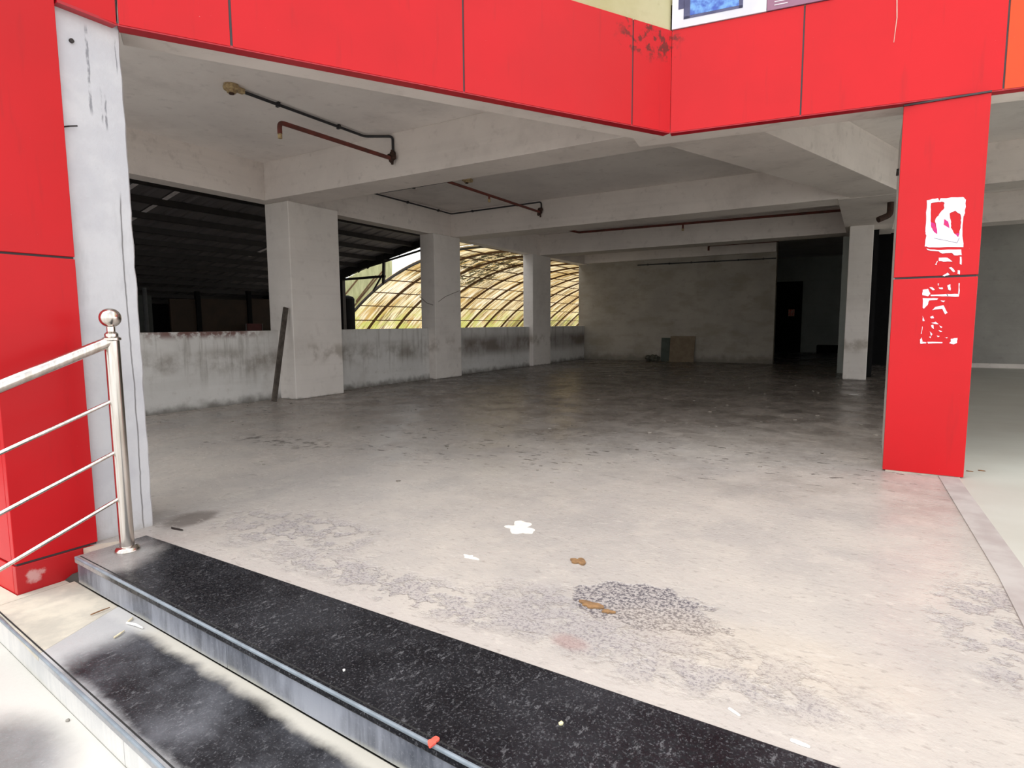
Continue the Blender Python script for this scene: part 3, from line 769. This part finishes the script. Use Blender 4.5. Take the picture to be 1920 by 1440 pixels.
conduit('black conduit looping round the second bay along three beams', [(-5.2, 6.98, 3.29), (-6.62, 6.98, 3.285), (-6.62, 6.98, 3.82), (-8.44, 6.99, 3.82), (-8.465, 10.35, 3.815), (-8.44, 11.29, 3.80), (-6.08, 11.31, 3.82), (-6.08, 11.31, 3.62)], .015, .9)
pipe('rusty pipe with one drop outlet across the second ceiling bay', [(-6.085, 7.0, 3.60), (-6.085, 11.29, 3.60)], .024, drop=[[(-6.085, 9.3, 3.6), (-6.085, 9.3, 3.50)]], valve=(-6.085, 11.28, 3.60))
pipe('long rusty pipe along the third beam, ending near the inner pillar', [(-7.386, 14.6, 3.86), (-7.136, 15.5, 3.80), (-.38, 15.5, 3.745), (-.38, 15.5, 3.86)], .03, drop=[[(-4.21, 15.5, 3.77), (-4.21, 15.5, 3.62)]])
pipe('short rusty pipe with turned-down end, above the conduit of the back wall', [(-4.33, 18.9, 3.45), (-4.33, 18.9, 3.60), (-2.35, 18.9, 3.59)], .03)
conduit('black clipped conduit high on the back wall', [(-6.66, 19.12, 3.155), (-2.43, 19.12, 3.12)], .018, .62)
pipe('dark rusty pipe stub beside the red poster pillar, under the beam', [(.22, 12.1, 3.27), (.22, 12.1, 3.05), (.05, 12.0, 2.97)], .05, mat=RUST)

# ---------------------------------------------------------------- loose things in the hall
a = Vector((-8.08, 6.12, .0)); b = Vector((-8.33, 6.50, 1.535)) 
bm = B(); bar(bm, Vector((-8.14, 6.06, .03)), Vector((-8.26, 6.46, 1.54)), .085, .035, up=(1, 0, 0))
tag(mk('wooden_plank', bm, WOOD, bevel=.004), 'long weathered plank leaning upright against the wide pillar and parapet', 'plank')
y = 19.09
bm = B(); a = q(1257, 672, 'y', y); b = q(1303, 672, 'y', y)
hull8(bm, [(a.x, y-.17, .0), (b.x, y-.17, .0), (b.x, y-.14, 0), (a.x, y-.14, 0)], [(a.x, y-.03, .82), (b.x, y-.03, .82), (b.x, y, .82), (a.x, y, .82)])
tag(mk('leaning_board', bm, CARD, bevel=.004), 'square brown board leaning against the back wall', 'board')
bm = B(); hull8(bm, [(-5.80, y-.04, 0), (-5.46, y-.04, 0), (-5.46, y-.01, 0), (-5.80, y-.01, 0)], [(-5.80, y+.02, .76), (-5.46, y+.02, .76), (-5.46, y+.05, .76), (-5.80, y+.05, .76)])
tag(mk('leaning_board', bm, GREENBRD), 'narrow dark green board partly behind the brown board, against the back wall', 'board')
bm = B()
for i in range(14):
    m_ = Matrix.Translation((-6.0+random.uniform(-.2, .16), 18.98+random.uniform(-.1, .08), .07+random.uniform(-.02, .08))) @ Matrix.Rotation(random.uniform(0, 3), 4, 'Z') @ Matrix.Diagonal((random.uniform(.07, .13), .07, random.uniform(.05, .09), 1))
    bmesh.ops.create_icosphere(bm, subdivisions=2, radius=1, matrix=m_)
tag(mk('rubbish_heap', bm, simple('dark_refuse', (.05, .055, .04), (.12, .11, .09), .9, scale=20)), 'small dark heap of refuse beside the green board at the back wall', 'rubbish', None)['kind'] = 'stuff'
# door in the recess with a red and white notice
bm = B(); box(bm, -3.35, -2.38, 26.9, 26.99, 0, 2.9); 
dr = struct('door_1', bm, BLACK, bevel=.01)
p = q(1478, 580, 'y', 26.8); p2 = q(1489, 593, 'y', 26.8)
bm = B(); box(bm, p.x, p2.x, 26.87, 26.898, p2.z, p.z)
o = mk('door_notice', bm, simple('red_and_white_notice', (.9, .16, .12), (.9, .7, .62), .6, scale=22, bump=0))
tag(o, 'small red and white notice on the dark door at the back', 'notice')
bm = B(); box(bm, -1.75, -.62, 26.4, 26.9, 0, .32); tag(mk('low_bench', bm, BLACK, bevel=.02), 'low dark bench along the foot of the recessed wall', 'bench')

# debris on floor and steps
def flake(name, u, v, rx, ry, mat, label, cat, z=.004, rot=0, zp=0.0, h=None, group=None, jag=.35, n=36, curl=.0):
    P = q(u, v, 'z', zp); bm = B(); top = []; bot = []; h = h or .003
    pts = []
    ph = [random.uniform(0, 6.3) for _ in range(6)]
    for i in range(n):
        a_ = 2*math.pi*i/n; k_ = 1+jag*sum(math.sin(a_*(m_+2)+ph[m_])*(.55/(1+m_*.45)) for m_ in range(6))+random.uniform(-jag, jag)*.12
        k_ = max(.35, k_)
        x = rx*math.cos(a_)*k_; y_ = ry*math.sin(a_)*k_
        pts.append((P.x+x*math.cos(rot)-y_*math.sin(rot), P.y+x*math.sin(rot)+y_*math.cos(rot), x))
    ct = bm.verts.new((P.x, P.y, zp+z+h)); cb = bm.verts.new((P.x, P.y, zp+z-.003))
    for x, y_, s_ in pts:
        zz = zp+z+h*.5+curl*abs(s_/rx)**2
        top.append(bm.verts.new((x, y_, zz))); bot.append(bm.verts.new((x, y_, zp+z-.003+curl*abs(s_/rx)**2)))
    for i in range(n):
        j = (i+1) % n
        bm.faces.new((ct, top[i], top[j])); bm.faces.new((cb, bot[j], bot[i])); bm.faces.new((top[i], bot[i], bot[j], top[j]))
    return tag(mk(name, bm, mat), label, cat, group)
LIME = simple('white_lime_spill', (.88, .86, .80), (.74, .70, .62), .9, scale=40)
MUD = simple('brown_dried_mud', (.30, .17, .075), (.19, .11, .055), .95, scale=30)
LEAF = simple('dry_leaf', (.26, .13, .06), (.16, .08, .04), .8, scale=25)
DLEAF = simple('dark_dead_leaf', (.035, .025, .022), (.02, .015, .012), .9)
SCRAP = simple('white_paper_scrap', (.85, .84, .82), (.75, .73, .70), .8, scale=20)
flake('lime_spill', 976, 990, .095, .085, LIME, 'larger white lime spill in the middle of the front floor', 'spill', z=.001, jag=.45, n=40)
flake('lime_spill', 882, 1045, .04, .022, LIME, 'small white lime spot left of the brown mud clump', 'spill', z=.001, jag=.45)
flake('mud_clump', 1085, 1054, .050, .028, MUD, 'dried brown mud clump right of the small white lime spot', 'mud', jag=.4, rot=-.5, h=.008)
flake('mud_clump', 1110, 1136, .050, .026, MUD, 'brown mud clump on the broken speckled patch, larger of its two', 'mud', jag=.4, rot=.2, h=.008)
flake('mud_clump', 1140, 1148, .022, .016, MUD, 'small brown mud bit at the right of the clump on the broken patch', 'mud', jag=.4, h=.006)
flake('paper_scrap', 1499, 1395, .026, .0075, SCRAP, 'white paper scrap near the bottom edge, beside the granite end', 'paper scrap', jag=.15, rot=-.05)
flake('paper_scrap', 1376, 1336, .022, .005, SCRAP, 'thin white paper sliver up from the bottom-edge scrap', 'paper scrap', jag=.2, rot=-.45)
flake('paper_scrap', 1600, 740, .06, .03, SCRAP, 'white scrap on the dark floor near the free-standing pillar', 'paper scrap', jag=.3)
flake('red_petal', 812, 1393, .014, .020, simple('coral_petal', (.85, .16, .11), (.75, .1, .07), .6), 'small coral red petal on the nosing of the top step', 'petal', zp=.006, jag=.25, h=.006)
flake('yellow_chip', 1052, 1358, .007, .007, simple('pale_yellow_chip', (.75, .70, .42)), 'tiny pale yellow chip on the black granite', 'chip', zp=.006, jag=.2, h=.004)
flake('white_chip', 645, 1258, .005, .005, SCRAP, 'tiny white chip on the black granite, middle of the top step', 'chip', zp=.006, jag=.2, h=.003)
flake('dark_leaf', 332, 993, .060, .008, DLEAF, 'thin dark leaf lying by the corner of the white column', 'leaf', rot=.1, jag=.2, curl=.004)
flake('dark_leaf', 1818, 884, .02, .012, LEAF, 'left of two dark leaf bits beside the foot of the red poster pillar', 'leaf', zp=.004, jag=.3)
flake('dark_leaf', 1840, 883, .024, .010, LEAF, 'right of two dark leaf bits beside the foot of the red poster pillar', 'leaf', zp=.004, jag=.3)
def twig(name, p, q_, r, mat, label, cat):
    bm = B(); p = Vector(p); q_ = Vector(q_); m = p.lerp(q_, .5)+Vector((.004, .003, .003)); tube(bm, [p, m, q_], [r, r*1.1, r*.7], 6); return tag(mk(name, bm, mat), label, cat)
zt = -.15
def zp_(u, v, z=zt): P = q(u, v, 'z', z); P.z = z+.006; return P
twig('straw_bit', zp_(214, 1198), zp_(233, 1185), .004, simple('pale_straw', (.75, .66, .45)), 'short pale straw lying on the middle step', 'straw')
twig('cigarette_end', zp_(238, 1170), zp_(268, 1180), .0055, SCRAP, 'white cigarette stub against the riser on the middle step', 'cigarette')
twig('straw_bit', zp_(240, 1168), zp_(249, 1160), .004, bpy.data.materials['pale_straw'], 'tiny yellow straw next to the white cigarette stub', 'straw')
twig('dry_twig', zp_(170, 1155), zp_(206, 1141), .003, LEAF, 'thin dark twig on the cream cement of the middle step', 'twig')
flake('pebble', 127, 1352, .008, .007, simple('grey_pebble', (.3, .28, .25)), 'small grey pebble on the lowest pale step', 'pebble', zp=-.30, z=.002, jag=.15, h=.008)
# small flakes of paint and grit scattered over the inner floor
bm = B()
for i in range(260):
    x = random.uniform(-8.3, .3); y_ = random.uniform(3, 17)
    if x > -2 and y_ < 4: continue
    s_ = random.uniform(.006, .03); a_ = random.uniform(0, 6)
    pts = [(x+s_*math.cos(a_+k_*1.3)*random.uniform(.6, 1.2), y_+s_*math.sin(a_+k_*1.3)*random.uniform(.6, 1.2)) for k_ in range(5)]
    prism(bm, pts, .001, .004+s_*.15)
g_ = tag(mk('floor_grit', bm, simple('grit', (.45, .41, .36), (.10, .085, .07), .95, scale=2.2)), 'scattered crumbs and flakes over the dirty inner floor', 'grit'); g_['kind'] = 'stuff'

# ---------------------------------------------------------------- shed outside the first openings, its shade put into dark albedos
def shz(x): return 3.70+.208*(x+10.67)
YS0, YS1 = -1.0, 13.4
root = thing('shed_roof', 'dark corrugated shed roof seen through the first two openings', 'roof', (-9, 6, 3))
g = G('dark_corrugated_sheet', .7, .3)
g.col(g.mix(g.step(g.noise(1.2, 4, mul=(.1, 4, .1)), .4, .7), (.20, .18, .18), (.15, .135, .14))); SHEET = g.m
bm = B(); ny = 300; A_, B_ = [], []
for i in range(ny+1):
    y_ = YS0+(YS1-YS0)*i/ny; dz = .022*(1 if (i//2) % 4 < 1 else 0)
    for lst, x in ((A_, -9.0), (B_, -19.5)): lst.append((bm.verts.new((x, y_, shz(x)+.06+dz)), bm.verts.new((x, y_, shz(x)+.075+dz))))
for i in range(ny):
    bm.faces.new((A_[i][0], A_[i+1][0], B_[i+1][0], B_[i][0])); bm.faces.new((A_[i][1], B_[i][1], B_[i+1][1], A_[i+1][1]))
mk('roof_sheet', bm, SHEET, root)
for n_ in range(-2, 12):
    x = -10.67-.745*n_; bm = B(); box(bm, x-.035, x+.035, YS0, YS1, shz(x)-.06, shz(x)+.055); mk('purlin', bm, DARKSTEEL, root)
SKY = G('translucent_roof_light', .5)
tr = SKY.t.nodes.new('ShaderNodeBsdfTranslucent'); tr.inputs[0].default_value = (.16, .14, .14, 1)
SKY.t.links.new(tr.outputs[0], SKY.t.nodes['Material Output'].inputs[0]); SKY = SKY.m
# narrow opaque strips between purlins, roof-light brightness put into their pale colour
PSTRIP = simple('pale_roof_strip', (.85, .78, .78), rough=.9)
def rl(y_, xa, xb):
    bm = B(); hull8(bm, [(xa, y_-.045, shz(xa)+.045), (xa, y_+.045, shz(xa)+.045), (xa, y_+.045, shz(xa)+.052), (xa, y_-.045, shz(xa)+.052)],
                    [(xb, y_-.045, shz(xb)+.045), (xb, y_+.045, shz(xb)+.045), (xb, y_+.045, shz(xb)+.052), (xb, y_-.045, shz(xb)+.052)])
    mk('roof_light_strip', bm, PSTRIP, root)
rl(6.32, -9.9, -13.2); rl(5.6, -9.9, -12.6); rl(9.9, -13.0, -14.0)
# end truss
bm = B()
def T(bm, u0, v0, u1, v1, w_=.05, y_=YS1): bar(bm, q(u0, v0, 'y', y_), q(u1, v1, 'y', y_), w_, w_, up=(0, 1, 0))
for y_ in (YS1,):
    T(bm, 800, 448, 620, 530, .09); T(bm, 800, 466, 620, 522, .05)
mk('top_chord', bm, DARKSTEEL, root)
bm = B(); hull8(bm, [(-9.0, YS1-.02, shz(-9)-.14), (-9.0, YS1+.04, shz(-9)-.14), (-9.0, YS1+.04, shz(-9)+.13), (-9.0, YS1-.02, shz(-9)+.13)], [(-19.5, YS1-.02, shz(-19.5)-.14), (-19.5, YS1+.04, shz(-19.5)-.14), (-19.5, YS1+.04, shz(-19.5)+.13), (-19.5, YS1-.02, shz(-19.5)+.13)]); mk('end_trim', bm, DARKSTEEL, root)
for u_ in (655, 672, 689, 708, 726, 748, 770):
    bm = B(); T(bm, u_, 508-(u_-655)*.42, u_, 518-(u_-655)*.42, .035); T(bm, u_, 518-(u_-655)*.42, u_+17, 508-(u_-638)*.42, .025); mk('web', bm, DARKSTEEL, root)
bm = B(); T(bm, 620, 526, 722, 518, .07); mk('tie_beam', bm, DARKSTEEL, root)
bm = B(); T(bm, 720, 478, 719, 532, .07); mk('tie_post', bm, DARKSTEEL, root)
bm = B(); T(bm, 719, 512, 700, 545, .04); mk('brace', bm, DARKSTEEL, root)
bm = B(); xx = q(643, 560, 'y', YS1).x; box(bm, xx-.06, xx+.06, YS1-.06, YS1+.06, -.46, q(643, 524, 'y', YS1).z); mk('post', bm, DARKSTEEL, root)
bm = B(); p = q(637, 557, 'y', YS1+.3); p2 = q(652, 600, 'y', YS1+.3); lathe(bm, [(.28, -.46), (.28, p.z-.06), (.24, p.z), (.1, p.z+.05)], (p.x+p2.x)/2, YS1+.4, 20)
tag(mk('storage_drum', bm, BLACK), 'dark upright drum behind the first wide pillar, in front of the yellow vault', 'drum')
# shed walls, far and front ones added to keep daylight out, and contents
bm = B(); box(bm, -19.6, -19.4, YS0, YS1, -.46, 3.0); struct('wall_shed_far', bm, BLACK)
bm = B(); box(bm, -19.6, -8.8, YS0-.1, YS0, -.46, 4.3); struct('wall_shed_light_stop', bm, BLACK)
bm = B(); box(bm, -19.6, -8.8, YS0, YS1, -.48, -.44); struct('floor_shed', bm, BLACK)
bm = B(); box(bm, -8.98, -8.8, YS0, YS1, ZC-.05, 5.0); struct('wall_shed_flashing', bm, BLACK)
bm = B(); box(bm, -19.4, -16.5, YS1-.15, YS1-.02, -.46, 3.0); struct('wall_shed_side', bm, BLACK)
yb_ = lambda u, v: q(u, v, 'x', -15.5)
root = thing('board_partition', 'row of dark brown boards at the back of the dark shed', 'partition', (-15.5, 8, -.46))
for u0, u1, mt in ((238, 284, 'g'), (318, 366, 'b'), (374, 462, 'b'), (470, 520, 'b')):
    a = yb_(u0, 560); b = yb_(u1, 560); bm = B(); box(bm, -15.56, -15.5, a.y, b.y, -.46, a.z+.1*(mt == 'g')); mk('board', bm, BROWN if mt == 'b' else simple('grey_green_sheet', (.06, .065, .06)), root)
for u in (370, 466):
    a = yb_(u, 550); bm = B(); box(bm, -15.56, -15.46, a.y-.06, a.y+.06, -.46, a.z+.05); mk('post', bm, BLACK, root)
a = yb_(262, 540); bm = B(); lathe(bm, [(.05, -.46), (.05, a.z+.0)], -15.3, a.y, 10); tag(mk('steel_pipe_post', bm, simple('dull_grey_pipe', (.09, .09, .09))), 'grey vertical pipe at the left of the dark shed', 'pipe')
a = yb_(450, 622)
root = thing('plastic_chair', 'small chair with a pale frame and dark seat in the dark shed', 'chair', (-15.2, a.y, -.46))
FR = simple('pale_chair_frame', (.15, .13, .13)); c0 = a.y
# its seat stands on the shed floor just behind the parapet top
for dx, dy in ((0, 0), (.45, 0), (0, .5), (.45, .5)):
    bm = B(); box(bm, -15.2+dx-.02, -15.2+dx+.02, c0+dy-.02, c0+dy+.02, -.46, (1.3 if dx == 0 else .5)); mk('leg', bm, FR, root)
bm = B(); box(bm, -15.22, -14.73, c0-.02, c0+.52, .5, .54); mk('seat', bm, simple('dark_red_seat', (.10, .02, .02)), root)
bm = B(); box(bm, -15.22, -15.18, c0, c0+.5, .95, 1.3); mk('backrest', bm, bpy.data.materials['dark_red_seat'], root)

# ---------------------------------------------------------------- translucent barrel vault beyond the last openings
VX, VZ, VR = -10.81, -5.08, 8.80
def vp(t, y_, r=VR): return Vector((VX-r*math.sin(t), y_, VZ+r*math.cos(t)))
root = thing('barrel_vault_roof', 'translucent yellowed barrel-vault roof beyond the openings next to the back wall', 'roof', (-13, 25, 1))
g = G('stained_translucent_sheet', .6, .3); x, y, z = g.xyz()
stre = g.noise(1.0, 6, mul=(.35, 4.2, .35), rough=.7); str2 = g.noise(3.0, 5, mul=(.25, 3.5, .25), off=5); blot = g.noise(.6, 4)
c = g.mix(g.step(stre, .40, .60), (.66, .57, .37), (.40, .26, .09))
c = g.mix(g.mul(g.step(str2, .50, .60), .8), c, (.12, .07, .025))
c = g.mix(g.mul(g.step(blot, .48, .62), g.step(str2, .55, .42), .55), c, (.74, .71, .62))
gr = g.mul(g.step(z, 2.3, 1.2), g.step(g.noise(1.5, 5, off=8), .42, .6), .75); c = g.mix(gr, c, (.40, .42, .10))
lf = g.mul(g.step(z, 2.72, 3.0), g.step(y, 22.5, 21), g.step(y, 16.6, 18.0), g.step(g.noise(3.2, 8, mul=(1, 1.6, 1), rough=.75), .47, .53)); c = g.mix(g.mul(lf, .97), c, (.02, .02, .01))
soil = g.mul(g.step(z, 1.9, 1.2), g.step(y, 26, 29), g.step(g.noise(2, 6, mul=(.4, 3, .4), off=3), .42, .55)); c = g.mix(g.mul(soil, .8), c, (.12, .09, .04))
cor = g.math('SINE', g.mul(y, 40.0)); c = g.mix(g.mul(g.step(cor, .3, 1.0), .22), c, (.25, .16, .06))
t1 = g.t.nodes.new('ShaderNodeBsdfTranslucent'); d1 = g.t.nodes.new('ShaderNodeBsdfDiffuse'); ms = g.t.nodes.new('ShaderNodeMixShader'); ms.inputs[0].default_value = .22
g.t.links.new(c, t1.inputs[0]); g.t.links.new(c, d1.inputs[0]); g.t.links.new(t1.outputs[0], ms.inputs[1]); g.t.links.new(d1.outputs[0], ms.inputs[2])
g.t.links.new(ms.outputs[0], g.t.nodes['Material Output'].inputs[0]); VAULT = g.m
Y0, Y1, NT = 15.72, 60.0, 40
T0, T1 = -.20, 1.05
bm = B(); rows = []; NY = 560
for i in range(NY+1):
    y_ = Y0+(Y1-Y0)*i/NY; dr = .012 if i % 2 else -.012
    rows.append([bm.verts.new(vp(T0+(T1-T0)*j/NT, y_, VR+dr+.03)) for j in range(NT+1)])
for a, b in zip(rows, rows[1:]):
    for j in range(NT): bm.faces.new((a[j], a[j+1], b[j+1], b[j]))
mk('roof_sheet', bm, VAULT, root, label='stained translucent corrugated sheeting')
RIB = simple('rusty_brown_rib', (.13, .065, .025), (.08, .04, .02), .8)
ys = [Y0, 17.15, 18.8, 20.6, 22.2]
while ys[-1] < 58: ys.append(ys[-1]+1.62)
for i, y_ in enumerate(ys):
    bm = B(); pr = None
    for j in range(31):
        t = T0+(T1-T0)*j/30; wy = .045; wr = .06
        cur = [bm.verts.new(vp(t, y_+a_, VR-.02-b_)) for a_, b_ in ((-wy, 0), (wy, 0), (wy, wr), (-wy, wr))]
        if pr:
            for k_ in range(4): bm.faces.new((pr[k_], pr[(k_+1) % 4], cur[(k_+1) % 4], cur[k_]))
        else: bm.faces.new(cur[::-1])
        pr = cur
    bm.faces.new(pr); mk('rib', bm, DARKSTEEL if i == 0 else RIB, root)
for j in range(12):
    t = -.12+j*.095; bm = B(); a = vp(t, Y0, VR-.035); b = vp(t, Y1-1, VR-.035); bar(bm, a, b, .035); mk('purlin', bm, RIB, root)

bm = B(); rows = []
for i in range(31):
    y_ = 14.8+1.1*i/30; dr = .012 if i % 2 else -.012
    rows.append([bm.verts.new(vp(-.2+.31*j/8, y_, VR+dr+.09)) for j in range(9)])
for a, b in zip(rows, rows[1:]):
    for j in range(8): bm.faces.new((a[j], a[j+1], b[j+1], b[j]))
mk('edge_sheet', bm, VAULT, root)
# far side: another pale sheet wall and shed end beyond the vault
root = thing('sheet_side_wall', 'pale green translucent side sheeting left of the vault edge, behind the truss', 'sheeting', (-24, 23, 1))
g = G('pale_green_sheet', .6); x, y, z = g.xyz()
c = g.mix(g.step(g.noise(2, 5, mul=(.3, 3, .8)), .35, .65), (.62, .62, .42), (.50, .50, .32)); c = g.mix(g.mul(g.step(z, 3.2, 1.8), g.step(g.noise(1.4, 4), .35, .6)), c, (.42, .48, .14))
t1 = g.t.nodes.new('ShaderNodeBsdfTranslucent'); d1 = g.t.nodes.new('ShaderNodeBsdfDiffuse'); ms = g.t.nodes.new('ShaderNodeMixShader'); ms.inputs[0].default_value = .5
g.t.links.new(c, t1.inputs[0]); g.t.links.new(c, d1.inputs[0]); g.t.links.new(t1.outputs[0], ms.inputs[1]); g.t.links.new(d1.outputs[0], ms.inputs[2])
g.t.links.new(ms.outputs[0], g.t.nodes['Material Output'].inputs[0])
X_ = -24
bm = B(); pts = [q(600, 650, 'x', X_), q(600, 535, 'x', X_), q(640, 528, 'x', X_), q(700, 495, 'x', X_), q(735, 489, 'x', X_), q(736, 530, 'x', X_), q(800, 560, 'x', X_), q(800, 650, 'x', X_)]
extrude_poly(bm, pts, (-.05, 0, 0)); mk('sheet', bm, g.m, root)
for u0, v0, u1, v1 in ((655, 585, 718, 508), (645, 555, 672, 522), (700, 650, 640, 600), (668, 565, 705, 517)):
    bm = B(); bar(bm, q(u0, v0, 'x', X_+.03), q(u1, v1, 'x', X_+.03), .06); mk('seam_rail', bm, RIB, root)
bm = B(); pts = [q(600, 700, 'x', -70), q(600, 600, 'x', -70), q(900, 596, 'x', -70), q(900, 700, 'x', -70)]
